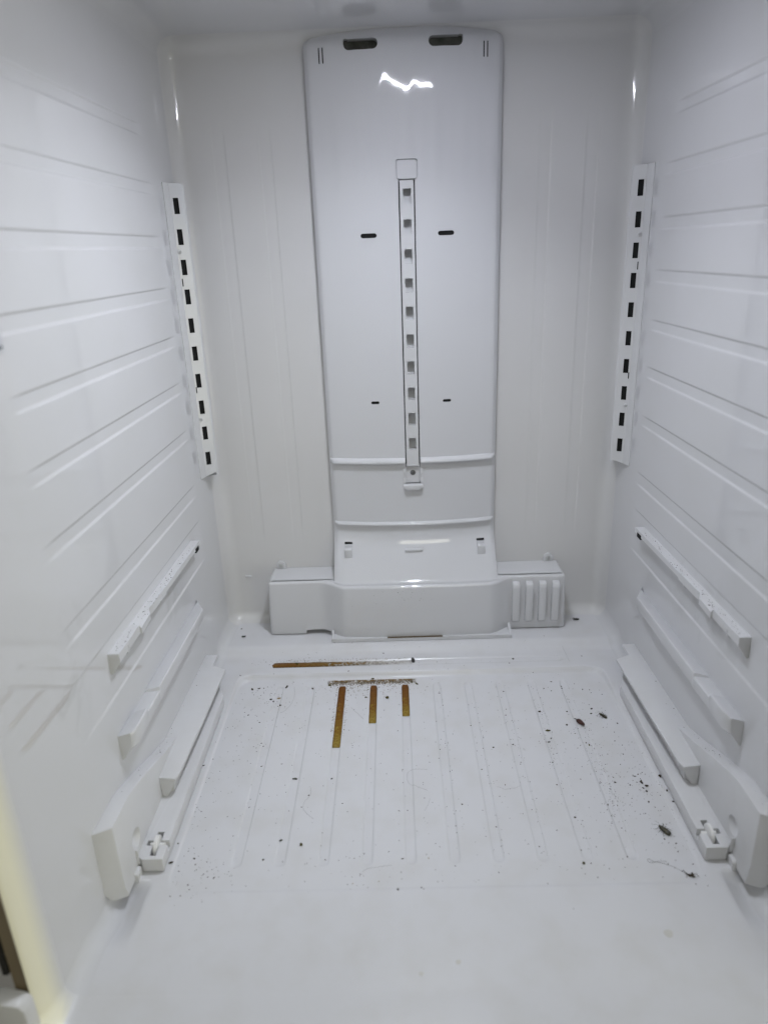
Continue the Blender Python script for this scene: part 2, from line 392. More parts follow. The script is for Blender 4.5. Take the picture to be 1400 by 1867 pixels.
# dark blocks painting the shade inside the holes
def part(name, m, parent, fn, ang=35, label=None):
    b = bmesh.new(); fn(b); o = finish(b, name, m, parent, ang)
    if label: o['label'] = label
    return o
for sx in (-1, 1):
    for poly, yy in ((rrect(sx * .1129 - .0007, sx * .1129 + .0007, .9065, .9310, .0006, 2), None), (rrect(sx * .1181 - .0007, sx * .1181 + .0007, .9065, .9310, .0006, 2), None),
                 (stadium(sx * .0583, .6783, .0240, .0061), None), (stadium(sx * .0583, .4238, .0130, .0045), None), (rrect(sx * .1152 - .0066, sx * .1152 + .0066, .1747, .1790, .0005, 2), None)):
        xm, zm = sum(p[0] for p in poly) / len(poly), sum(p[1] for p in poly) / len(poly)
        part('hole_shade', M_dark, duct, lambda q: bm_prism(q, poly, py(xm, zm) + .0022, .1800, 1))
for sx in (-1, 1):
    a, c = sorted((sx * .033, sx * .085))
    part('vent_backing', M_seal, duct, lambda b: bm_box(b, (a, .1745, .917), (c, .1808, .9365)))  # grey sheet closing the vent openings from behind
# raised lips across the cover
def lip(name, zc, hw, th, pro, sag):
    b = bmesh.new(); n = 36; rows = []
    for i in range(n + 1):
        x = -hw + 2 * hw * i / n; y = py(x, zc); z = zc - sag * (1 - (x / hw) ** 2); e = pro * (1 - .55 * sm(abs(x) / hw, .93, 1))
        rows.append([b.verts.new(p) for p in ((x, y + .004, z + th * .5), (x, y - e * .15, z + th * .5), (x, y - e * .75, z + th * .18), (x, y - e, z - th * .15), (x, y - e * .95, z - th * .42), (x, y - e * .6, z - th * .5), (x, y + .004, z - th * .5))])
    for A, B in zip(rows, rows[1:]):
        for k in range(6): b.faces.new((A[k], A[k + 1], B[k + 1], B[k]))
    b.faces.new(rows[0]); b.faces.new(rows[-1][::-1])
    return b
for x0, x1 in ((-.1390, -.0124), (.0134, .1390)):
    b = lip('ledge', .3255, .139, .0085, .0080, .0)
    bmesh.ops.bisect_plane(b, geom=b.verts[:] + b.edges[:] + b.faces[:], plane_co=(x0, 0, 0), plane_no=(-1, 0, 0), clear_outer=True)
    bmesh.ops.bisect_plane(b, geom=b.verts[:] + b.edges[:] + b.faces[:], plane_co=(x1, 0, 0), plane_no=(1, 0, 0), clear_outer=True)
    finish(b, 'ledge', M_panel, duct, ang=50)
finish(lip('ledge', .2125, .1375, .0060, .0058, .0), 'ledge', M_panel, duct, ang=50)
part('finger_tab', M_panel, duct, lambda b: bm_box(b, (-.0165, py(0, .168) - .0050, .1658), (.0140, py(0, .168) + .006, .1698), .0010))
for sx in (-1, 1):
    def hook(b, sx=sx):
        x0, x1 = sorted((sx * .1152 - .0064, sx * .1152 + .0064)); y = py(.115, .17)
        bm_prism(b, [(y + .004, .1738), (y - .0110, .1738), (y - .0130, .1715), (y - .0130, .1570), (y - .0098, .1566), (y - .0090, .1670), (y + .004, .1672)], x0, x1, 0, .0006)
    part('hook', M_panel, duct, hook)

# middle track with square pockets
trk = part('shelf_track', M_metal, duct, lambda b: bm_box(b, (-.0100, .1585, .3145), (.0110, .1772, .7528), .0006, 1), label='straight middle shelf track with ten grey square pockets')
cs = []
for i in range(10):
    z = .7310 - .04205 * i
    c = bmesh.new(); bm_box(c, (-.0050, .140, z - .0104), (.0066, .1735, z + .0104)); cs.append(c)
cut(trk, cs)
part('track_cap', M_panel, duct, lambda b: bm_prism(b, rrect(-.0139, .0161, .7541, .7794, .0035), .1568, .1700, 1, .0005, 1))
def gapb(b): bm_box(b, (-.0116, .1772, .3), (.0126, .1790, .7530))
part('track_gap', M_gap, duct, gapb)
def foot(b):
    for x0, x1 in ((-.0165, -.0112), (.0122, .0175)): bm_prism(b, rrect(x0, x1, .2865, .3125, .0022), .1552, .163, 1, .0006, 1)
    bm_prism(b, [(-.0158, .2835), (-.0158, .2795), (-.010, .2745), (.011, .2745), (.0168, .2795), (.0168, .2835)], .1490, .1600, 1, .0012)
    bm_box(b, (-.0112, .1640, .2835), (.0122, .1772, .3135), .0006, 1)
ft = part('track_foot', M_part, duct, foot)
cs = []
for x in (-.0142, .0152):
    c = bmesh.new(); bm_box(c, (x - .0016, .140, .2945), (x + .0016, .1625, .3030)); cs.append(c)
cut(ft, cs)
AXY = Matrix(((1, 0, 0), (0, 0, -1), (0, 1, 0)))      # local z -> -y
def screw(name, c, r, m, parent, axm=AXY):
    b = bmesh.new()
    bm_lathe(b, [(r * 1.25, -.001), (r * 1.25, .0004), (r, .0006), (r * .93, .0012), (r * .6, .0018), (0, .0020)], c, axm, 20)
    s = finish(b, name, m, parent)
    cs = []
    for w, h in ((r * .2, r * .62), (r * .62, r * .2)):
        k = bmesh.new(); bm_box(k, (-w, -h, .0006), (w, h, .005))
        bmesh.ops.transform(k, matrix=Matrix.Translation(c) @ axm.to_4x4() @ Matrix.Rotation(.5, 4, 'Z'), verts=k.verts); cs.append(k)
    cut(s, cs)
    return s
screw('screw', (.0004, .1640, .3015), .0037, M_screwd, duct)['label'] = 'dark screw at the foot of the middle track'

# lower housing
def plan(y0off=0):
    pts = []
    xs = [-.2605 + .004 * (1 - math.cos(R_(t))) for t in ()]
    r = .007
    pts.append((-.2605, YB - .0006))
    for k in range(5):
        a = R_(180 + 90 * k / 4); pts.append((-.2605 + r + r * math.cos(a), .1215 + r + r * math.sin(a)))
    for x in np.linspace(-.245, .247, 74): pts.append((x, bulge(x)))
    for k in range(5):
        a = R_(270 + 90 * k / 4); pts.append((.2620 - r + r * math.cos(a), .1215 + r + r * math.sin(a)))
    pts.append((.2620, YB - .0006))
    return pts
PL = plan()
def inset(pts, d):
    out = []; n = len(pts)
    for i, (x, y) in enumerate(pts):
        a = pts[max(0, i - 1)]; c = pts[min(n - 1, i + 1)]
        tx, ty = c[0] - a[0], c[1] - a[1]; l = math.hypot(tx, ty); nx, ny = -ty / l, tx / l
        if i in (0, n - 1): out.append((x + (d if i == 0 else -d), y))
        else: out.append((x + nx * d, y + ny * d))
    return out
bm = bmesh.new(); RB = .0065; ZTOP = .1215
lv = [(.0205, 0.), (.0215, -.0004), (.05, .0008), (.08, .0018), (ZTOP - RB, .0032)] + [(ZTOP - RB + RB * math.sin(R_(a)), .0032 + RB * (1 - math.cos(R_(a)))) for a in (18, 36, 54, 72, 90)]
rg = [[bm.verts.new((x, y, z)) for x, y in inset(PL, d)] for z, d in lv]
for A, B in zip(rg, rg[1:]):
    for k in range(len(A)): bm.faces.new((A[k], A[(k + 1) % len(A)], B[(k + 1) % len(A)], B[k]))
bm.faces.new(rg[0][::-1]); bm.faces.new(rg[-1])
base = finish(bm, 'duct_base', M_panel, FR, ang=30)
c = bmesh.new(); bm_prism(c, [(-.196, .0), (-.196, .0268), (-.185, .0280), (-.160, .0285), (-.1515, .0275), (-.1490, .024), (-.1490, .0)], .08, .180, 1)
cut(base, [c], 30)
for k in range(4):
    xc = .1735 + .02275 * k
    def louvre(b, xc=xc):
        bm_prism(b, [(.1245, .0345), (.1175, .0345), (.1135, .0390), (.1128, .1020), (.1150, .1085), (.1200, .1110), (.1245, .1115)], xc - .0062, xc + .0062, 0, .0016, 2)
    part('louvre', M_panel, base, louvre)
def apron(b):
    pts = [(-.1490, .0900), (.1635, .0900), (.1635, .1225)] + [(x, y + .003) for x, y in PL[::-1] if -.146 < x < .160] + [(-.1490, .1225)]
    bm_prism(b, pts, .0192, .0255, 2, 0)
    for x0, x1 in ((-.1490, -.1450), (.1595, .1635)):
        bm_prism(b, [(.0902, .0255), (.1215, .0340), (.1215, .0250), (.0902, .0250)], x0, x1, 0)
part('drip_apron', M_panel, base, apron)
part('drain_slit', mat('brown grime', (.10, .07, .03), .7), base, lambda b: bm_box(b, (-.052, .0897, .0250), (.044, .0925, .0262)))
for x in (-.2410, .2405):
    def ear(b, x=x):
        pts = [(x - .0088, .1185)] + [(x + .0088 * math.cos(R_(a)), .1275 + .0088 * math.sin(R_(a))) for a in range(180, -1, -15)] + [(x + .0088, .1185)]
        bm_prism(b, pts, YB - .0048, YB + .0005, 1, .0009)
    part('screw_tab', M_panel, base, ear)
    screw('screw', (x, YB - .0048, .1268), .0040, M_screw, base)
part('wall_tab', M_liner, FR, lambda b: bm_box(b, (-.3090, YB - .0025, .1050), (-.2975, YB + .002, .1082), .0011))

# ------------------------------------------------------------------ side shelf tracks
for sx in (-1, 1):
    def prof(b):
        P = [(.3442, .1045), (.3434, .1042), (.3392, .1200), (.3252, .1274), (.3225, .1290), (.3212, .1318), (.3340, .1700),
             (.3352, .1696), (.3226, .1322), (.3235, .1302), (.3258, .1286), (.3403, .1208), (.3447, .1046)]
        z0, z1 = .3195, .7580
        bm_prism(b, [(sx * x, y) for x, y in P], z0, z1, 2, b_fn=lambda x, y: z1 - .0012 * (abs(x) < .3255), a_fn=lambda x, y: z0 + (.0045 if .3245 < abs(x) < .338 else 0))
    tr = part('shelf_track', M_metal, FR, prof, ang=25, label='corner shelf track with ten dark slots on the %s' % ('left' if sx < 0 else 'right'))
    P0 = Vector((.3392, .1200, 0)); d = Vector((.3240 - .3392, .1278 - .1200, 0)).normalized()
    cs = []
    def slotbox(t, z, hl, hz):
        k = bmesh.new(); bm_box(k, (-hl, -.004, -hz), (hl, .004, hz))
        p = P0 + d * t
        bmesh.ops.transform(k, matrix=Matrix.Translation((sx * p.x, p.y, z)) @ Matrix.Rotation(math.atan2(d.y, sx * d.x), 4, 'Z'), verts=k.verts); cs.append(k)
    for i in range(10): slotbox(.0072, .72777 - .04205 * i, .0039, .0108)
    slotbox(.0024, .6225, .0008, .0055); slotbox(.0024, .4610, .0008, .0048)
    cut(tr, cs, 25)
    part('track_shade', M_dark, tr, lambda b: bm_prism(b, [(sx * x, y) for x, y in ((.3390, .1240), (.3265, .1305), (.3245, .1330), (.3360, .1650), (.3405, .1600), (.3432, .1400))], .325, .753, 2))  # dark strip painted in for the unlit hollow behind the slots
    nrm = Vector((-sx * d.y, -abs(d.x), 0)).normalized()
    axm = nrm.to_track_quat('Z', 'Y').to_matrix()
    for z in (.6655, .4145):
        p = P0 + d * .0034
        screw('screw', (sx * p.x, p.y, z), .0027, M_metal, tr, axm)

# ------------------------------------------------------------------ rails on the side walls (built for the right, mirrored for the left)
def mir(b, sx):
    if sx < 0:
        for v in b.verts: v.co.x = -v.co.x
        bmesh.ops.reverse_faces(b, faces=b.faces)
    return b
def sweep(b, secs, closed=True):
    """join equal-length sections (lists of 3-d points)"""
    rs = [[b.verts.new(p) for p in s] for s in secs]; n = len(rs[0])
    for A, B in zip(rs, rs[1:]):
        for k in range(n): b.faces.new((A[k], A[(k + 1) % n], B[(k + 1) % n], B[k]))
    b.faces.new(rs[0][::-1]); b.faces.new(rs[-1])
    bmesh.ops.recalc_face_normals(b, faces=b.faces)
    return b
for sx in (-1, 1):
    side = 'left' if sx < 0 else 'right'
    # upper drawer rail
    ZA = .2473
    b = bmesh.new()
    YY = [.0205, -.139, -.1415, -.1925, -.199, -.2075, -.2425, -.2428, -.2840, -.3035]
    XI = [.3336, .3386, .3392, .3412, .3424, .3385, .3376, .3400, .3402, .3410]
    secs = []
    for y, x in zip(YY, XI):
        h = .0075 if y > -.1400 else .0105
        if y < -.283: h = .0105
        dz = .0035 if -.2426 < y < -.205 else 0
        xo = Wx(y) + .002
        secs.append([(x, y, ZA - dz), (xo, y, ZA), (xo, y, ZA - .004 - dz), (x + .0016, y, ZA - .0045 - dz), (x + .0016, y, ZA - h - dz * .3), (x, y, ZA - h - dz * .3)])
    sweep(b, secs)
    yf = -.3036; xo = Wx(yf) + .002
    bm_prism(b, [(.3410, ZA), (xo, ZA), (xo, ZA - .0260), (xo - .003, ZA - .0255), (.3410, ZA - .0110)], yf - .0035, yf, 1)   # end plate
    for y0 in (-.1500, -.2780): bm_prism(b, [(.3395, ZA - .004), (xo, ZA - .004), (xo, ZA - .016), (.3425, ZA - .0155), (.3400, ZA - .010)], y0 - .004, y0, 1)
    mir(b, sx); finish(b, 'drawer_rail', M_part, FR, ang=25)['label'] = 'upper notched drawer rail with crumbs on its top, %s wall' % side
    part('rail_slot', M_dark, FR, lambda q: (bm_box(q, (.33345, -.0050, ZA - .0105), (.3360, .0100, ZA - .0040)), mir(q, sx)))
    # moulded ridge below it
    b = bmesh.new()
    YY = [.004, -.006, -.030, -.2290, -.2330, -.2345, -.2760, -.2780, -.2860, -.3130, -.3210, -.3225]
    secs = []
    for i, y in enumerate(YY):
        xo = Wx(y) + .002; k = 1
        pro = .0195 * sm(-y, -.008, .030)  if y > -.031 else .0195
        if y < -.28: pro = .0205
        if y < -.3135: pro = .017 if y > -.3215 else .015
        xi = xo - .002 - pro
        zt = .1545 + (.0015 if y < -.28 else 0) - (.0050 if -.277 < y < -.2335 else 0); zw = .1475 if -.277 < y < -.2335 else .1488
        if y < -.3205: zt -= .003
        zb = .1250 - .004 * sm(-y, .05, .3)
        secs.append([(xi + .0015, y, zt), (xo - .0015, y, zw), (xo, y, zw - .001), (xo, y, zb - .006), (xo - .003, y, zb - .0055), (xi + .002, y, zb + .012), (xi, y, zt - .0035), (xi + .0004, y, zt - .001)])
    sweep(b, secs); mir(b, sx)
    finish(b, 'drawer_ridge', M_liner, FR, ang=28)['label'] = 'moulded sloping drawer ridge, middle of three on the %s wall' % side
    # bottom drawer guide: base, ledge and front block in one moulding
    b = bmesh.new()
    bm_prism(b, [(.3050, -.3745), (.3285, -.3745), (.3330, -.3700), (.349, -.3700), (.349, -.030), (.3180, -.030), (.3050, -.062)], .0026, .0205, 2, .0008, 2)
    gd = finish(mir(b, sx), 'drawer_guide', M_part, FR, ang=25)
    gd['label'] = 'bottom drawer guide with ledge, tall front block and roller, %s side' % side
    cs = []
    c = bmesh.new(); bm_box(c, (.3140, -.3695, .004), (.3216, -.3340, .03)); mir(c, sx); cs.append(c)
    c = bmesh.new(); bm_box(c, (.3040, -.3545, .0110), (.3295, -.3470, .03)); mir(c, sx); cs.append(c)
    cut(gd, cs, 25)
    b = bmesh.new()
    L = [(.3048, -.0320), (.3082, -.160), (.3120, -.2680), (.3145, -.2770), (.3360, -.2745), (.3365, -.2055), (.3545, -.205), (.3510, -.010), (.3495, .013), (.3268, .0105), (.3275, -.0200)]
    bm_prism(b, L, .0445, .0487, 2, .0008, 2)
    bm_prism(b, [(.3215, -.040), (.3218, -.265), (.3330, -.2725), (.345, -.2725), (.345, -.012), (.3295, -.012)], .0190, .0450, 2, .0006, 1)
    bm_prism(b, [(.3150, .0450), (.3352, .0450), (.3338, .0100), (.3220, .0300)], -.2750, -.2705, 1, 0, b_fn=None)
    finish(mir(b, sx), 'ledge', M_part, gd, ang=25)
    b = bmesh.new()
    T = [(-.1960, .0487), (-.2043, .0497), (-.2500, .0640), (-.3055, .0833), (-.3350, .0925), (-.3591, .0985), (-.4080, .0995)]
    # the block: tops rise towards the front; x from inner face to the wall
    def xo(y, z):
        q = z - zside(y) if y > -.40 else z - .0008
        return Wx(y) + .0006 - (RF - math.sqrt(max(0, RF * RF - (RF - q) ** 2)) if q < RF else 0)
    poly = [(y, z) for y, z in T] + [(-.4080, .040), (-.4080, .0240), (-.4080, .0150), (-.4080, .0085), (-.4080, .0055), (-.4080, .0036), (-.1960, .0036), (-.1960, .02)]
    bm_prism(b, poly, .3360, .3530, 0, 0, a_fn=lambda y, z: .3360 - .0022 * (z < .01), b_fn=xo)
    es = [e for e in b.edges if e.calc_face_angle(0) > .5]
    bmesh.ops.bevel(b, geom=[e for e in es if e.calc_length() > .012], offset=.0009, segments=2, profile=.5, affect='EDGES')
    for v in b.verts:
        if v.co.y < -.395: v.co.y -= max(0, v.co.x - .336) / .0186 * .0095
    blk = finish(mir(b, sx), 'front_block', M_part, gd, ang=25)
    c = bmesh.new(); bmesh.ops.create_uvsphere(c, u_segments=32, v_segments=20, radius=.0150, matrix=Matrix.Translation((sx * .3262, -.3640, .0415))); 
    cut(blk, [c], 25)
    part('locating_rib', M_part, gd, lambda q: (bm_prism(q, rrect(-.3870, -.3730, -.02, .0120, .004), .3300, .3370, 0, .001), mir(q, sx)))
    part('locating_rib', M_part, gd, lambda q: (bm_box(q, (.3315, -.3735, .0120), (.3370, -.3715, .0320), .0006), mir(q, sx)))
    def roller(q):
        bm_lathe(q, [(0, -.0024), (.0095, -.0024), (.0120, -.0016), (.0120, .0016), (.0095, .0024), (0, .0024)], (.3178, -.3515, .0165), Matrix(((0, 0, 1), (1, 0, 0), (0, 1, 0))), 28)
        bm_lathe(q, [(0, -.0085), (.0022, -.0085), (.0022, .0085), (0, .0085)], (.3178, -.3500, .0170), Matrix(((0, 0, 1), (1, 0, 0), (0, 1, 0))), 12); mir(q, sx)
    part('roller', mat('white nylon', (.78, .78, .77), .35), gd, roller)

# sticker near the front of the left wall
def wallx(y): return -(Wx(y)) + .0004
st = bmesh.new()
q = [st.verts.new((wallx(y), y, z)) for y, z in ((-.4430, .588), (-.3825, .588), (-.3825, .6215), (-.4430, .6215))]
q2 = [st.verts.new((v.co.x + .0003, v.co.y, v.co.z)) for v in q]
st.faces.new(q2)
for i in range(4): st.faces.new((q[i], q[(i + 1) % 4], q2[(i + 1) % 4], q2[i]))
stick = finish(st, 'sticker', mat('grey paper sticker', (.50, .51, .54), .6, .3), FR)
def marks(b):
    for y0, y1, z0, z1 in ((-.3858, -.3846, .5915, .5940), (-.3925, -.3872, .5910, .5932), (-.402, -.394, .5910, .5930)):
        bm_box(b, (wallx(y0) + .0003, y0, z0), (wallx(y0) + .00052, y1, z1))
part('print_mark', mat('dark print', (.03, .03, .04), .6), stick, marks)

# ------------------------------------------------------------------ left of the frame: door seal strip and hinge cover
part('hinge_cover', M_part, FR, lambda q: bm_prism(q, [(-.3645, -.0150), (-.3655, .0440), (-.3700, .0500), (-.3900, .0560), (-.4300, .0600), (-.4300, -.0150)], -.5620, -.5450, 1, .003, 2))
for x, z in ((-.3735, .0100), (-.4000, .0300)): screw('screw', (x, -.5622, z), .0035, M_screw, FR)
DR = bpy.data.objects.new('open_door', None); COL.objects.link(DR); DR.location = (-.43, -.80, .06)
tag(DR, 'edge of the white refrigerator door swung open at the far left', 'refrigerator door')
def rel(bm): bmesh.ops.translate(bm, vec=(.43, .80, -.06), verts=bm.verts); return bm
part('door_panel', M_part, DR, lambda q: rel(bm_box(q, (-.4700, -1.20, .064), (-.3885, -.5400, .98), .010, 3)))
part('door_gasket', M_black, DR, lambda q: rel(bm_box(q, (-.3895, -.5440, .066), (-.3835, -.5360, .96), .001, 1)))

# ------------------------------------------------------------------ dirt on the floor
def fzl(x, y): return zfloor(x, y)
def ramp_mat(name, stops, rough=.35, scale=190, dark=(.02, .012, .004), axis='Y', lo=0, hi=1, alpha=None):
    m = bpy.data.materials.new(name); m.use_nodes = True; nt = m.node_tree; b = nt.nodes['Principled BSDF']
    b.inputs['Roughness'].default_value = rough; b.inputs['Specular IOR Level'].default_value = .22
    tc = nt.nodes.new('ShaderNodeTexCoord'); sp = nt.nodes.new('ShaderNodeSeparateXYZ'); nt.links.new(tc.outputs['Object'], sp.inputs[0])
    n = nt.nodes.new('ShaderNodeTexNoise'); n.inputs['Scale'].default_value = scale; n.inputs['Detail'].default_value = 6; nt.links.new(tc.outputs['Object'], n.inputs['Vector'])
    mr = nt.nodes.new('ShaderNodeMapRange'); mr.inputs['From Min'].default_value = lo; mr.inputs['From Max'].default_value = hi; nt.links.new(sp.outputs[axis], mr.inputs['Value'])
    ad = nt.nodes.new('ShaderNodeMath'); ad.operation = 'MULTIPLY_ADD'; ad.inputs[1].default_value = 1.5; ad.inputs[2].default_value = -.75; nt.links.new(n.outputs['Fac'], ad.inputs[0])
    a2 = nt.nodes.new('ShaderNodeMath'); a2.operation = 'ADD'; nt.links.new(mr.outputs[0], a2.inputs[0]); nt.links.new(ad.outputs[0], a2.inputs[1])
    r = nt.nodes.new('ShaderNodeValToRGB'); nt.links.new(a2.outputs[0], r.inputs['Fac'])
    els = r.color_ramp.elements
    for i, (p, c) in enumerate(stops):
        e = els[i] if i < 2 else els.new(p)
        e.position = p; e.color = (*c, 1)
    n2 = nt.nodes.new('ShaderNodeTexNoise'); n2.inputs['Scale'].default_value = scale * 4; n2.inputs['Detail'].default_value = 3; nt.links.new(tc.outputs['Object'], n2.inputs['Vector'])
    r2 = nt.nodes.new('ShaderNodeValToRGB'); r2.color_ramp.elements[0].position = .60; r2.color_ramp.elements[1].position = .70; nt.links.new(n2.outputs['Fac'], r2.inputs['Fac'])
    mx = nt.nodes.new('ShaderNodeMix'); mx.data_type = 'RGBA'; mx.inputs['B'].default_value = (*dark, 1)
    nt.links.new(r2.outputs['Color'], mx.inputs['Factor']); nt.links.new(r.outputs['Color'], mx.inputs['A']); at = nt.nodes.new('ShaderNodeAttribute'); at.attribute_name = 'rim'
    m3 = nt.nodes.new('ShaderNodeMix'); m3.data_type = 'RGBA'; m3.inputs['B'].default_value = (.040, .016, .002, 1); nt.links.new(at.outputs['Fac'], m3.inputs['Factor']); nt.links.new(mx.outputs['Result'], m3.inputs['A'])
    nt.links.new(m3.outputs['Result'], b.inputs['Base Color'])
    bp = nt.nodes.new('ShaderNodeBump'); bp.inputs['Distance'].default_value = .0006; bp.inputs['Strength'].default_value = .5; nt.links.new(n2.outputs['Fac'], bp.inputs['Height']); nt.links.new(bp.outputs['Normal'], b.inputs['Normal'])
    if alpha:
        r3 = nt.nodes.new('ShaderNodeValToRGB'); nt.links.new(a2.outputs[0], r3.inputs['Fac'])
        for i, (p, v) in enumerate(alpha):
            e = r3.color_ramp.elements[i] if i < 2 else r3.color_ramp.elements.new(p)
            e.position = p; e.color = (v, v, v, 1)
        nt.links.new(r3.outputs['Color'], b.inputs['Alpha'])
    return m
M_sp = ramp_mat('dried brown spill', [(0, (.24, .21, .085)), (.25, (.15, .115, .025)), (.6, (.115, .065, .008)), (1, (.10, .045, .004))], .3, lo=0, hi=1)
def rim(o, w):
    at = o.data.attributes.new('rim', 'FLOAT', 'POINT')
    for i in range(len(o.data.vertices)): at.data[i].value = (.85, .25, 0, .25, .85)[i % w]
def spill(name, xc, y0, y1, w, label, m):
    """dried liquid lying in a floor channel: its own thin body with an uneven outline"""
    b = bmesh.new(); n = max(10, int((y1 - y0) / .003)); L = y1 - y0; rows = []
    for i in range(n + 1):
        t = i / n; y = t * L
        h = w * .5 * (1 - .25 * (max(0, 1 - t / .04) ** 2) - .25 * (max(0, 1 - (1 - t) / .04) ** 2)) * (1 + .05 * math.sin(19 * t + xc * 90) + rng.normal(0, .025))
        rows.append([b.verts.new((k * h + rng.normal(0, .0001), y, (.0006 if abs(k) < .9 else .0001))) for k in (-1, -.78, 0, .78, 1)])
    for A, B in zip(rows, rows[1:]):
        for k in range(4): b.faces.new((A[k], A[k + 1], B[k + 1], B[k]))
    o = finish(b, name, m, None, ang=None, recalc=False); o.location = (xc, y0, zfloor(xc, (y0 + y1) / 2) + .0002)
    rim(o, 5)
    return tag(o, label, 'stain', 'dried brown spills in the floor channels')
def spm(L): return ramp_mat('dried brown spill', [(0, (.29, .21, .036)), (.25, (.22, .125, .010)), (.6, (.165, .066, .003)), (1, (.135, .045, .002))], .30, lo=0, hi=L)
spill('dried_spill', -.1247, -.1640, -.0140, .0128, 'longest of the three brown spill strips running toward the front', spm(.150))
spill('dried_spill', -.0745, -.1110, -.0135, .0122, 'middle-length brown spill strip between its two neighbours', spm(.0975))
spill('dried_spill', -.0242, -.0960, -.0135, .0124, 'shortest brown spill strip, nearest the middle of the floor', spm(.0825))
M_sp2 = ramp_mat('thin brown spill', [(0, (.15, .060, .003)), (.35, (.19, .10, .010)), (.6, (.30, .22, .09)), (1, (.40, .36, .24))], .30, lo=0, hi=.235, axis='X', alpha=[(0, 1), (.40, .92), (.6, .5), (1, .12)])
b = bmesh.new(); rows = []; n = 80
for i in range(n + 1):
    t = i / n; h = .0084 * min(1, math.sqrt(max(.001, 1 - (1 - min(1, t / .02)) ** 2))) * (1 - .42 * t + rng.normal(0, .03))
    rows.append([b.verts.new((t * .235, k * h, .0008 if abs(k) < .9 else .0002)) for k in (-1, -.75, 0, .75, 1)])
for A, B in zip(rows, rows[1:]):
    for k in range(4): b.faces.new((B[k], B[k + 1], A[k + 1], A[k])[::-1])
o = finish(b, 'dried_spill', M_sp2, None, ang=None, recalc=True); o.location = (-.2465, .040, zfloor(-.1, .040) + .0003)
rim(o, 5)
tag(o, 'long crosswise brown spill streak fading out to the right, below the duct', 'stain', 'dried brown spills in the floor channels')

def stain_mat():
    m = bpy.data.materials.new('blotchy olive stain'); m.use_nodes = True; nt = m.node_tree; b = nt.nodes['Principled BSDF']; b.inputs['Roughness'].default_value = .45
    tc = nt.nodes.new('ShaderNodeTexCoord'); n = nt.nodes.new('ShaderNodeTexNoise'); n.inputs['Scale'].default_value = 150; n.inputs['Detail'].default_value = 6
    nt.links.new(tc.outputs['Object'], n.inputs['Vector'])
    r = nt.nodes.new('ShaderNodeValToRGB'); r.color_ramp.elements[0].position = .32; r.color_ramp.elements[1].position = .50; nt.links.new(n.outputs['Fac'], r.inputs['Fac'])
    at = nt.nodes.new('ShaderNodeAttribute'); at.attribute_name = 'edge'
    mu = nt.nodes.new('ShaderNodeMath'); mu.operation = 'MULTIPLY'; nt.links.new(r.outputs['Color'], mu.inputs[0]); nt.links.new(at.outputs['Fac'], mu.inputs[1]); nt.links.new(mu.outputs[0], b.inputs['Alpha'])
    r2 = nt.nodes.new('ShaderNodeValToRGB'); r2.color_ramp.elements[0].color = (.21, .14, .032, 1); r2.color_ramp.elements[1].color = (.10, .046, .004, 1); r2.color_ramp.elements[0].position = .4; r2.color_ramp.elements[1].position = .7
    nt.links.new(n.outputs['Fac'], r2.inputs['Fac']); nt.links.new(r2.outputs['Color'], b.inputs['Base Color'])
    return m
b = bmesh.new(); NX, NY = 60, 8; g = []
for i in range(NX + 1):
    x = -.151 + .147 * i / NX; k = .7 + .3 * math.sin(x * 210) * math.sin(x * 77 + 1)
    g.append([b.verts.new((x, .0015 - .017 * k * j / NY, 0)) for j in range(NY + 1)])
for v in b.verts: v.co.z = zfloor(v.co.x, v.co.y) + .00035
for i in range(NX):
    for j in range(NY): b.faces.new((g[i][j], g[i + 1][j], g[i + 1][j + 1], g[i][j + 1]))
o = finish(b, 'dried_spill', stain_mat(), None, ang=None)
at = o.data.attributes.new('edge', 'FLOAT', 'POINT')
for i in range(NX + 1):
    for j in range(NY + 1):
        ei = min(1, min(i, NX - i) / 4); at.data[i * (NY + 1) + j].value = ei * (1 - (j / NY) ** 1.2) * min(1, (j + 1) / 1.5)
tag(o, 'blotchy olive stain band joining the rear ends of the three brown strips', 'stain', 'dried brown spills in the floor channels')
M_black = mat('black dirt', (.042, .030, .018), .7, .2)
M_olive = mat('olive crumb', (.085, .075, .018), .7, .2, noise=(400, (.03, .028, .008), .4, .7))
M_grey = mat('grey crumb', (.10, .105, .09), .8, .2, noise=(400, (.03, .03, .03), .4, .7))
M_tan = mat('tan crumb', (.30, .23, .12), .8, .2)
ICO = None
def lump(b, c, s, flat=.55, sub=1, el=1.25):
    r = bmesh.ops.create_icosphere(b, subdivisions=sub, radius=1)
    a = random.uniform(0, 6.28); ca, sa = math.cos(a), math.sin(a); e = el * random.uniform(.8, 1.35)
    for v in r['verts']:
        k = random.uniform(.5, 1.3); x, y, z = v.co * k; x *= e; y /= e ** .5
        v.co = (c[0] + (x * ca - y * sa) * s, c[1] + (x * sa + y * ca) * s, c[2] + (z * flat + flat * .8) * s)
ORD = ('first', 'second', 'third', 'fourth', 'fifth')
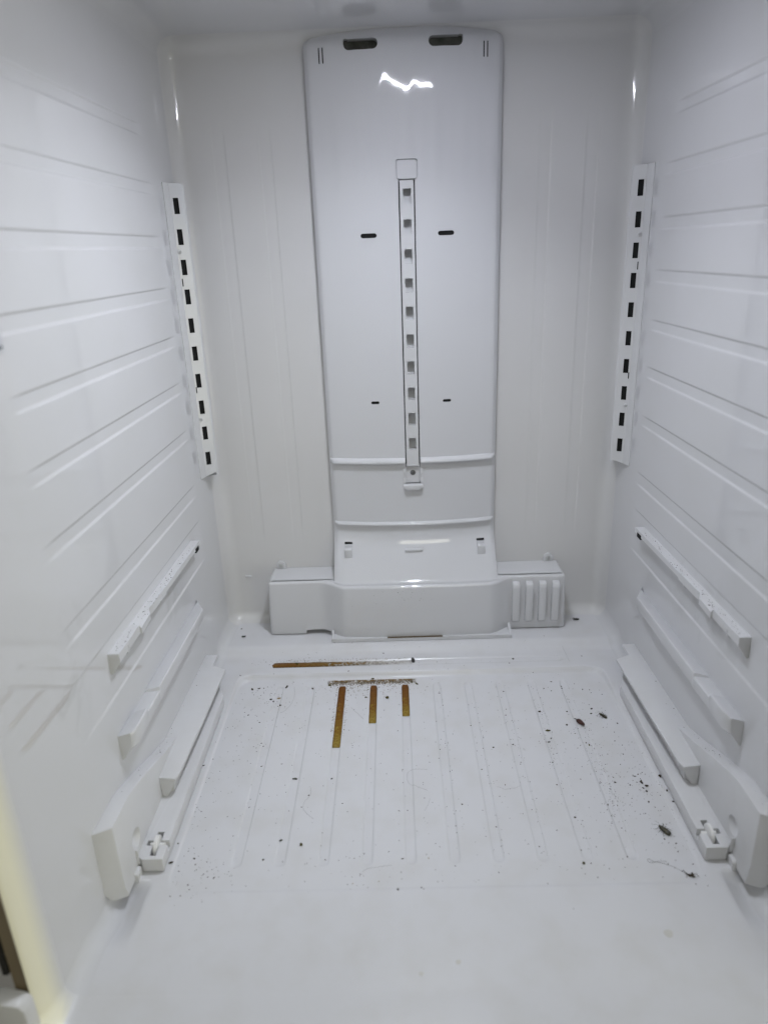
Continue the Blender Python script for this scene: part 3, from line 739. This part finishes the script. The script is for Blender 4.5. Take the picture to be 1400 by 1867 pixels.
def crumb_label(nm, x, y, s):
    size = 'pinhead-sized ' if s < 2.6 else '' if s < 4 else 'larger '
    if y > .012: return size + nm + ' on the rear step, ' + ('behind the brown streak' if x < 0 else 'in front of the louvres' if x > .14 else 'right of the brown streak')
    if y < -.402: return size + nm + ' on the smooth floor in front of the channels, ' + ('left' if x < -.1 else 'middle' if x < .1 else 'right')
    k = min(range(10), key=lambda i: abs(FG[i] - x)); d = x - FG[k]
    side = 'left' if k < 5 else 'right'; n = ORD[k if k < 5 else 9 - k]
    rel = 'in' if abs(d) < .007 else 'left of' if d < 0 else 'right of'
    band = ('at its rear end', 'near its rear end', 'behind its middle', 'at its middle', 'before its middle', 'near its front end', 'at its front end')[min(6, int(-y / .058)) if y < 0 else 0]
    return size + nm.replace('small ', '') + ' ' + rel + ' the ' + n + ' channel from the ' + side + ', ' + band
CR = [(0.0721,-0.071,1.9,'k'),(0.0804,-0.0777,1.5,'k'),(0.0698,-0.1233,2.5,'o'),(0.0849,-0.1511,1.8,'k'),(0.0962,-0.1725,2.5,'k'),(0.1303,-0.0386,2.3,'k'),(0.1248,-0.0541,1.5,'k'),(0.1244,-0.0994,1.9,'k'),(0.1244,-0.1654,2.5,'k'),(0.1281,-0.2062,2.4,'k'),(0.1386,-0.1794,1.4,'k'),(0.1762,-0.0922,4.1,'k'),(0.194,-0.0357,2.4,'k'),(0.2095,-0.0172,2.4,'k'),(0.2043,-0.0418,2.3,'k'),(0.2223,-0.0352,2.8,'k'),(0.2163,-0.0954,3.0,'k'),(0.209,-0.1267,3.3,'k'),(0.1795,-0.1372,4.4,'o'),(0.1751,-0.1628,3.2,'g'),(0.1804,-0.1547,3.2,'g'),(0.1815,-0.1862,1.8,'k'),(0.1678,-0.2485,3.0,'k'),(0.1715,-0.2056,2.1,'k'),(0.195,-0.1792,1.4,'k'),(0.212,-0.1776,1.4,'k'),(0.2166,-0.1372,1.5,'k'),(0.2268,-0.1656,2.5,'k'),(0.2299,-0.1707,2.9,'o'),(0.2542,-0.0902,3.4,'k'),(0.2506,-0.1014,3.0,'k'),(0.2536,-0.04,2.4,'k'),(0.2642,-0.05,2.0,'k'),(0.2799,-0.0546,2.0,'k'),(0.2821,-0.1266,2.3,'k'),(0.272,-0.1455,1.8,'k'),(0.2669,-0.1648,1.8,'k'),(0.2744,-0.1741,1.8,'k'),(0.2701,-0.1928,2.1,'k'),(0.2719,-0.2363,2.4,'k'),(0.2773,-0.2325,2.1,'k'),(0.277,-0.2474,4.5,'k'),(0.281,-0.2541,3.8,'k'),(0.2758,-0.2577,2.7,'k'),(0.2779,-0.2635,3.1,'k'),(0.261,-0.2515,2.1,'k'),(0.2433,-0.2463,2.7,'k'),(0.2743,-0.2817,2.7,'k'),(0.2231,-0.2838,2.7,'k'),(0.222,-0.3037,2.0,'k'),(0.1779,-0.3035,2.6,'k'),(0.1801,-0.3351,1.3,'k'),(0.1727,-0.3537,2.2,'o'),(0.1704,-0.3732,3.7,'o'),(0.126,-0.3472,1.9,'k'),(0.0802,-0.3159,2.2,'k'),(0.0426,-0.279,2.6,'k'),(0.0523,-0.3396,1.2,'k'),(0.0671,-0.2898,1.3,'k'),(0.1012,-0.2464,1.7,'k'),(0.0748,-0.2148,2.4,'o'),(0.1511,-0.3245,1.6,'g'),(0.1908,-0.3505,1.6,'k'),(0.2219,-0.3656,1.9,'k'),(0.2835,-0.348,2.3,'k'),(0.2811,-0.3596,1.6,'k'),(0.2832,-0.405,1.9,'k'),(0.2912,-0.3777,1.6,'k'),(0.2725,-0.3414,2.3,'k'),(0.3034,-0.2381,3.8,'k'),(0.303,-0.2642,2.7,'k'),(0.3039,-0.2833,3.1,'k'),(0.264,-0.3008,1.7,'g'),(0.1448,-0.4319,1.2,'k'),(-0.1753,-0.2251,4.1,'g'),(-0.1528,-0.2574,2.6,'k'),(-0.1533,-0.3384,4.0,'o'),(-0.1949,-0.359,2.8,'k'),(-0.227,-0.2744,1.7,'k'),(-0.2513,-0.2909,1.3,'k'),(-0.2465,-0.3831,2.8,'k'),(-0.2763,-0.3554,2.5,'k'),(-0.2738,-0.3921,2.1,'k'),(-0.301,-0.3338,2.3,'k'),(-0.3015,-0.3618,3.5,'k'),(-0.3044,-0.1972,2.5,'k'),(-0.1085,-0.2729,1.6,'k'),(-0.0783,-0.3523,1.8,'k'),(-0.0336,-0.3619,2.1,'k'),(-0.0263,-0.2858,1.6,'k'),(0.023,-0.2812,1.3,'k'),(-0.1792,-0.33,3.8,'g'),(-0.0394,-0.4039,3.2,'g'),(-0.0136,-0.4018,2.1,'k'),(-0.2521,-0.4152,1.2,'k'),(-0.1072,-0.3622,1.2,'k'),(-0.1229,-0.3597,1.5,'k'),(-0.1299,-0.3193,1.3,'k'),(-0.1722,-0.3611,1.2,'k'),(-0.1755,-0.2825,1.3,'k'),(-0.2246,-0.1986,2.1,'k'),(-0.1973,-0.1966,1.4,'k'),(-0.1256,-0.2259,2.7,'g'),(-0.16,-0.2775,1.6,'k'),(-0.0037,-0.3618,2.1,'t'),(-0.0604,-0.3924,1.5,'t'),(-0.0893,-0.3945,1.5,'t'),(-0.2184,-0.062,3.5,'k'),(-0.2152,-0.0139,4.0,'k'),(-0.1728,-0.0179,3.5,'k'),(-0.2706,-0.0171,3.6,'k'),(-0.2595,-0.0154,3.2,'k'),(-0.2518,-0.0158,2.8,'k'),(-0.2355,-0.0462,3.5,'k'),(-0.2311,-0.0505,3.1,'k'),(-0.2237,-0.0425,4.3,'t'),(-0.2943,0.0103,2.4,'k'),(-0.2436,-0.1037,1.9,'k'),(-0.1814,-0.1194,1.5,'k'),(-0.2323,-0.1518,2.2,'k'),(-0.2292,-0.157,2.2,'k'),(-0.1758,-0.2237,2.7,'g'),(0.0203,-0.1107,1.5,'k'),(0.0218,-0.1722,1.7,'k'),(0.0048,-0.1869,1.4,'k'),(0.019,-0.1922,1.7,'k'),(0.0293,-0.0387,2.3,'k'),(0.0296,-0.1336,1.4,'k'),(-0.2051,0.0432,5.3,'o'),(-0.0527,-0.0498,5.7,'o'),(-0.086,-0.0471,3.4,'o'),(-0.0136,-0.0088,4.3,'o'),(-0.0049,-0.0136,3.9,'o'),(-0.0766,0.0038,4.0,'o'),(-0.1161,0.0154,2.8,'k'),(-0.041,0.046,2.4,'k'),(-0.0593,0.0669,2.9,'k'),(-0.1455,-0.0117,4.3,'o'),(-0.2145,-0.01,2.8,'k'),(-0.2641,-0.085,3.0,'g'),(0.1581,0.0414,3.7,'k'),(0.1493,0.0268,2.4,'k'),(0.2725,0.0422,2.1,'k'),(0.1856,0.0089,2.0,'k'),(0.2639,-0.0421,2.0,'k'),(0.2223,-0.0298,2.8,'k'),(0.1299,-0.0384,1.9,'k'),(0.0296,-0.0354,1.5,'k'),(-0.3089,0.119,6.1,'g'),(-0.3181,0.147,3.1,'k')]
desc = {'k': ('small black crumb', M_black), 'o': ('olive green crumb', M_olive), 'g': ('small grey crumb', M_grey), 't': ('tan brown crumb', M_tan)}
for x, y, s, c in CR:
    nm, m = desc[c]; b = bmesh.new(); r = s * .0005
    lump(b, (0, 0, 0), r, .5, 1 if s < 3.4 else 2)
    o = finish(b, 'crumb', m, None, smooth=False); o.location = (x, y, zfloor(x, y)); 
    tag(o, crumb_label(nm, x, y, s), 'crumb', nm + 's scattered on the fridge floor')

# countless specks
def specks(name, label, cat, m, pts, smin, smax):
    b = bmesh.new()
    for x, y, z in pts:
        s = random.uniform(smin, smax) * .5 * random.uniform(.5, 1); a = random.uniform(0, 6.28)
        q = []
        for k in range(5):
            t = a + k * 1.2566; r = s * random.uniform(.55, 1.25); q.append(b.verts.new((x + r * math.cos(t), y + r * math.sin(t), z + .0001)))
        top = b.verts.new((x, y, z + s * .8))
        for k in range(5): b.faces.new((q[k], q[(k + 1) % 5], top))
    o = finish(b, name, m, None, recalc=False, smooth=False); return tag(o, label, cat, kind='stuff')
P = []
def clus(n, cx, cy, sx, sy):
    for _ in range(n):
        x, y = random.gauss(cx, sx), random.gauss(cy, sy)
        if abs(x) < .30 and -.42 < y < .10: P.append((x, y, zfloor(x, y)))
clus(70, .235, -.17, .035, .045); clus(110, .232, -.235, .006, .045); clus(60, .175, -.16, .004, .08); clus(50, .127, -.13, .006, .07); clus(80, .270, -.22, .018, .05)
clus(40, .222, -.09, .004, .05); clus(60, .232, -.28, .012, .03); clus(40, .28, -.34, .015, .03); clus(70, -.26, -.375, .022, .018); clus(60, -.24, -.04, .03, .03)
clus(80, -.23, -.10, .04, .06); clus(60, -.10, .046, .07, .008); clus(120, -.19, .048, .05, .005); clus(50, .0, -.2, .12, .11); clus(60, -.25, -.2, .03, .08); clus(40, -.01, .03, .05, .02); clus(60, .1, -.3, .12, .06)
clus(50, 0, -.385, .15, .012); clus(30, -.29, -.28, .004, .06); clus(40, .30, -.27, .004, .06); clus(40, 0, .075, .2, .02)
for _ in range(380):
    x, y = random.uniform(-.29, .29), random.uniform(-.40, .0); P.append((x, y, zfloor(x, y)))
for c in FG[5:]:
    for _ in range(26):
        x, y = c + random.gauss(.006, .0012), random.uniform(-.36, -.02); P.append((x, y, zfloor(x, y)))
specks('dirt_specks', 'fine dark specks strewn over the ribbed white floor', 'dirt', M_black, P, .0007, .0020)
P = []
for sx in (-1, 1):
    for _ in range(105):
        y = random.uniform(-.30, .0); P.append((sx * (Wx(y) - random.uniform(.001, .010) ** 1), y, .2473))
    for _ in range(22): P.append((sx * random.gauss(.3455, .003), random.gauss(-.215, .010), .2440))
    for _ in range(26):
        y = random.uniform(-.40, -.03); P.append((sx * random.uniform(.338, .350), y, .0487 + (0 if y > -.2 else min(.051, (-.2 - y) * .33))))
for _ in range(70):
    x, y = random.gauss(0, .03), random.uniform(.096, .11); P.append((x - .02, .0952, random.uniform(.04, .115)))
specks('dirt_specks', 'fine dark specks on the drawer rails and duct front', 'dirt', M_black, P, .0007, .0021)
P = []
for _ in range(1200):
    x = random.uniform(-.149, -.006); y = random.gauss(-.0070, .0034); P.append((x, y, zfloor(x, y)))
for _ in range(300):
    x = random.gauss(-.085, .04); y = -.012 - abs(random.gauss(0, .016)); P.append((x, y, zfloor(x, y)))
for _ in range(140):
    x = -.1247 + random.choice((-1, 1)) * random.gauss(.0085, .0014); y = random.uniform(-.14, -.015); P.append((x, y, zfloor(x, y)))
for _ in range(160):
    x = random.uniform(-.235, -.02); y = .048 + abs(random.gauss(0, .0035)); P.append((x, y, zfloor(x, y)))
specks('spill_crust', 'olive brown crust of dried spill along the step above the brown strips', 'dirt', mat('olive crust', (.17, .11, .022), .8, .2, noise=(300, (.035, .025, .008), .4, .65)), P, .0007, .0022)

# dead insects
M_bug = mat('dark insect shell', (.016, .014, .006), .3, .5, noise=(420, (.060, .050, .010), .48, .62))
M_bugk = mat('black insect shell', (.012, .010, .008), .35, .5)
M_red = mat('red brown insect wing', (.055, .014, .008), .3, .5, noise=(250, (.012, .006, .004), .45, .7))
def insect(loc, rot, L, m, label, legs=True, fat=.42):
    root = bpy.data.objects.new('insect', None); COL.objects.link(root); root.location = loc; root.rotation_euler = (R_(6), 0, rot)
    tag(root, label, 'insect', 'dead insects on the fridge floor')
    b = bmesh.new(); prof = [(-.5, .0), (-.485, .45), (-.42, .75), (-.33, .92), (-.30, .86), (-.22, 1.0), (-.19, .93), (-.10, 1.0), (-.07, .93), (.02, .95), (.05, .86), (.14, .84), (.17, .70), (.24, .78), (.33, .68), (.36, .45), (.42, .52), (.48, .36), (.5, .0)]
    n = 12; rings = []
    for t, r in prof:
        w = r * L * fat * .5 + 1e-5; h = w * .72
        rings.append([b.verts.new((w * math.cos(6.2832 * k / n), t * L, h * math.sin(6.2832 * k / n) + L * fat * .36)) for k in range(n)])
    for A, B in zip(rings, rings[1:]):
        for k in range(n): b.faces.new((A[k], A[(k + 1) % n], B[(k + 1) % n], B[k]))
    b.faces.new(rings[0]); b.faces.new(rings[-1][::-1])
    body = finish(b, 'body', m, root, ang=60)
    if legs:
        for s in (-1, 1):
            for t, sp, up in ((.26, .5, 1.1), (.12, .1, .9), (.0, -.5, .8)):
                b = bmesh.new(); x0 = s * L * fat * .3; j = random.uniform(.85, 1.15)
                bm_tube(b, [(x0, t * L, L * .10), (x0 + s * L * .16 * j, (t + sp * .12) * L, L * .24 * up), (x0 + s * L * .28 * j, (t + sp * .4) * L, L * .06), (x0 + s * L * .34 * j, (t + sp * .62) * L, L * .012)], [L * .022, L * .017, L * .012, L * .007])
                finish(b, 'leg', m, root)
        for s in (-1, 1):
            b = bmesh.new(); bm_tube(b, [(s * L * .04, .47 * L, L * .14), (s * L * .14, .62 * L, L * .2), (s * L * .24, .80 * L, L * .06), (s * L * .2, .95 * L, L * .02)], L * .007); finish(b, 'antenna', m, root)
    return root
insect((.2765, -.3295, zfloor(.2765, -.3295)), R_(35), .0165, M_bug, 'olive dead insect with legs up, near the right guide roller at the front')
insect((.2660, -.1090, zfloor(.266, -.109)), R_(40), .0135, M_bug, 'small dark dead insect on its back beside the right bottom ledge', fat=.38)
insect((.2880, .1480, .018), R_(95), .0120, M_bugk, 'tiny black dead insect behind, right of the louvred duct end')
insect((-.0094, .0440, zfloor(-.0094, .044)), R_(8), .0125, M_bugk, 'dark insect husk at the right tip of the crosswise brown streak', legs=False, fat=.5)
w = insect((.2298, -.1235, zfloor(.23, -.1235)), R_(202), .0165, M_red, 'red brown insect with pointed wings between right floor channels', legs=False, fat=.48)
b = bmesh.new(); bm_tube(b, [(0, -.0078, .003), (.0012, -.0125, .0028), (.0006, -.0160, .0006)], [.0007, .0005, .0003]); finish(b, 'antenna', M_bugk, w)
b = bmesh.new()
for k, (dx, dy, s) in enumerate(((0, 0, .0016), (.0022, .0003, .0022), (-.0020, .0012, .0014), (.0035, -.0016, .0013), (-.0032, .0026, .0010))): lump(b, (dx, dy, 0), s, .5, 1)
bm_tube(b, [(-.004, .003, .001), (-.006, .005, .003), (-.0075, .005, .001)], .0003); bm_tube(b, [(.003, -.001, .002), (.006, -.001, .004), (.008, -.003, .001)], .0003)
o = finish(b, 'lint_clump', M_black, None); o.location = (.2818, -.3935, .0008); tag(o, 'dark lint clump at the end of the looped hair, front right', 'lint')
b = bmesh.new()
for k in range(9): lump(b, (random.gauss(0, .002), random.gauss(0, .006), 0), random.uniform(.0007, .0020), .5, 1)
o = finish(b, 'lint_clump', M_black, None); o.location = (.3452, -.2180, .2440); tag(o, 'black dirt clump in the notch of the right upper drawer rail', 'lint')
# hairs and fibres
M_hair = mat('grey hair', (.24, .24, .24), .6, .3)
def hair(pts, label, r=.00014):
    n = len(pts); out = []
    for i in range(n - 1):                       # Catmull-Rom
        p0, p1, p2, p3 = (pts[max(0, i - 1)], pts[i], pts[i + 1], pts[min(n - 1, i + 2)])
        for k in range(6):
            t = k / 6; out.append(tuple(.5 * (2 * p1[a] + (p2[a] - p0[a]) * t + (2 * p0[a] - 5 * p1[a] + 4 * p2[a] - p3[a]) * t * t + (3 * p1[a] - p0[a] - 3 * p2[a] + p3[a]) * t ** 3) for a in (0, 1)))
    out.append(pts[-1]); b = bmesh.new(); x0, y0 = out[0]
    bm_tube(b, [(x - x0, y - y0, zfloor(x, y) + r + .0006 * math.sin(i * .5) ** 2) for i, (x, y) in enumerate(out)], r, 4)
    o = finish(b, 'hair', M_hair, None); o.location = (x0, y0, 0); tag(o, label, 'hair', 'loose hairs on the fridge floor')
hair([(.2640, -.3735), (.2560, -.3725), (.2500, -.3735), (.2475, -.3715), (.2445, -.3690), (.2425, -.3720), (.2450, -.3745), (.2520, -.3735), (.2600, -.3765), (.2680, -.3810), (.2790, -.3890)], 'looped grey hair ending at a lint clump, front right of the floor', .00019)
hair([(-.1518, -.2429), (-.1510, -.2569), (-.1574, -.2693), (-.1575, -.2806), (-.1517, -.2891), (-.1425, -.2984)], 'hooked grey hair hanging below a black crumb, front left of centre')
hair([(.0029, -.2140), (-.0208, -.2140), (-.0255, -.2265), (-.0229, -.2390), (-.0131, -.2454), (.0008, -.2538)], 'open curved grey hair in the centre of the ribbed floor')
hair([(.0029, -.2675), (-.0004, -.2788), (-.0050, -.2879)], 'short straight hair just in front of the central curved hair')
hair([(-.0462, -.3707), (-.0612, -.3726), (-.0748, -.3753), (-.0791, -.3790)], 'thin hair with a bent end at the front ends of the middle channels')
hair([(.0907, -.2487), (.0998, -.2539), (.1128, -.2524), (.1205, -.2486)], 'shallow curved hair between two right-hand channels')
hair([(.247, .0720), (.2482, .0450), (.2489, .0280)], 'wispy hair on the rear step below the louvres')
hair([(-.2032, -.0120), (-.1994, -.0394), (-.2026, -.0608), (-.2091, -.0759), (-.2166, -.0824)], 'arched hair at the left rear of the ribbed floor')
hair([(-.1081, -.0717), (-.1026, -.0802), (-.0946, -.0914), (-.0885, -.101)], 'short wavy hair between the two longer brown strips')
M_drip = mat('pale brown drip', (.56, .55, .52), .25, .5)
for x, y, s, l in ((.0190, -.4880, .0026, 'right-hand pale dried drip on the smooth front floor'), (-.0179, -.4990, .0022, 'left-hand pale dried drip on the smooth front floor'), (.2330, -.4620, .0045, 'largest faint dried drip, in front of the right guide')):
    b = bmesh.new(); bm_lathe(b, [(s, 0), (s * .92, .0002), (s * .6, .00028), (0, .0003)], (0, 0, 0), Matrix.Identity(3), 18)
    for v in b.verts: v.co.x *= 1 + .12 * math.sin(3 * math.atan2(v.co.y, v.co.x))
    o = finish(b, 'dried_drip', M_drip, None); o.location = (x, y, zfloor(x, y) + .0001); tag(o, l, 'stain')
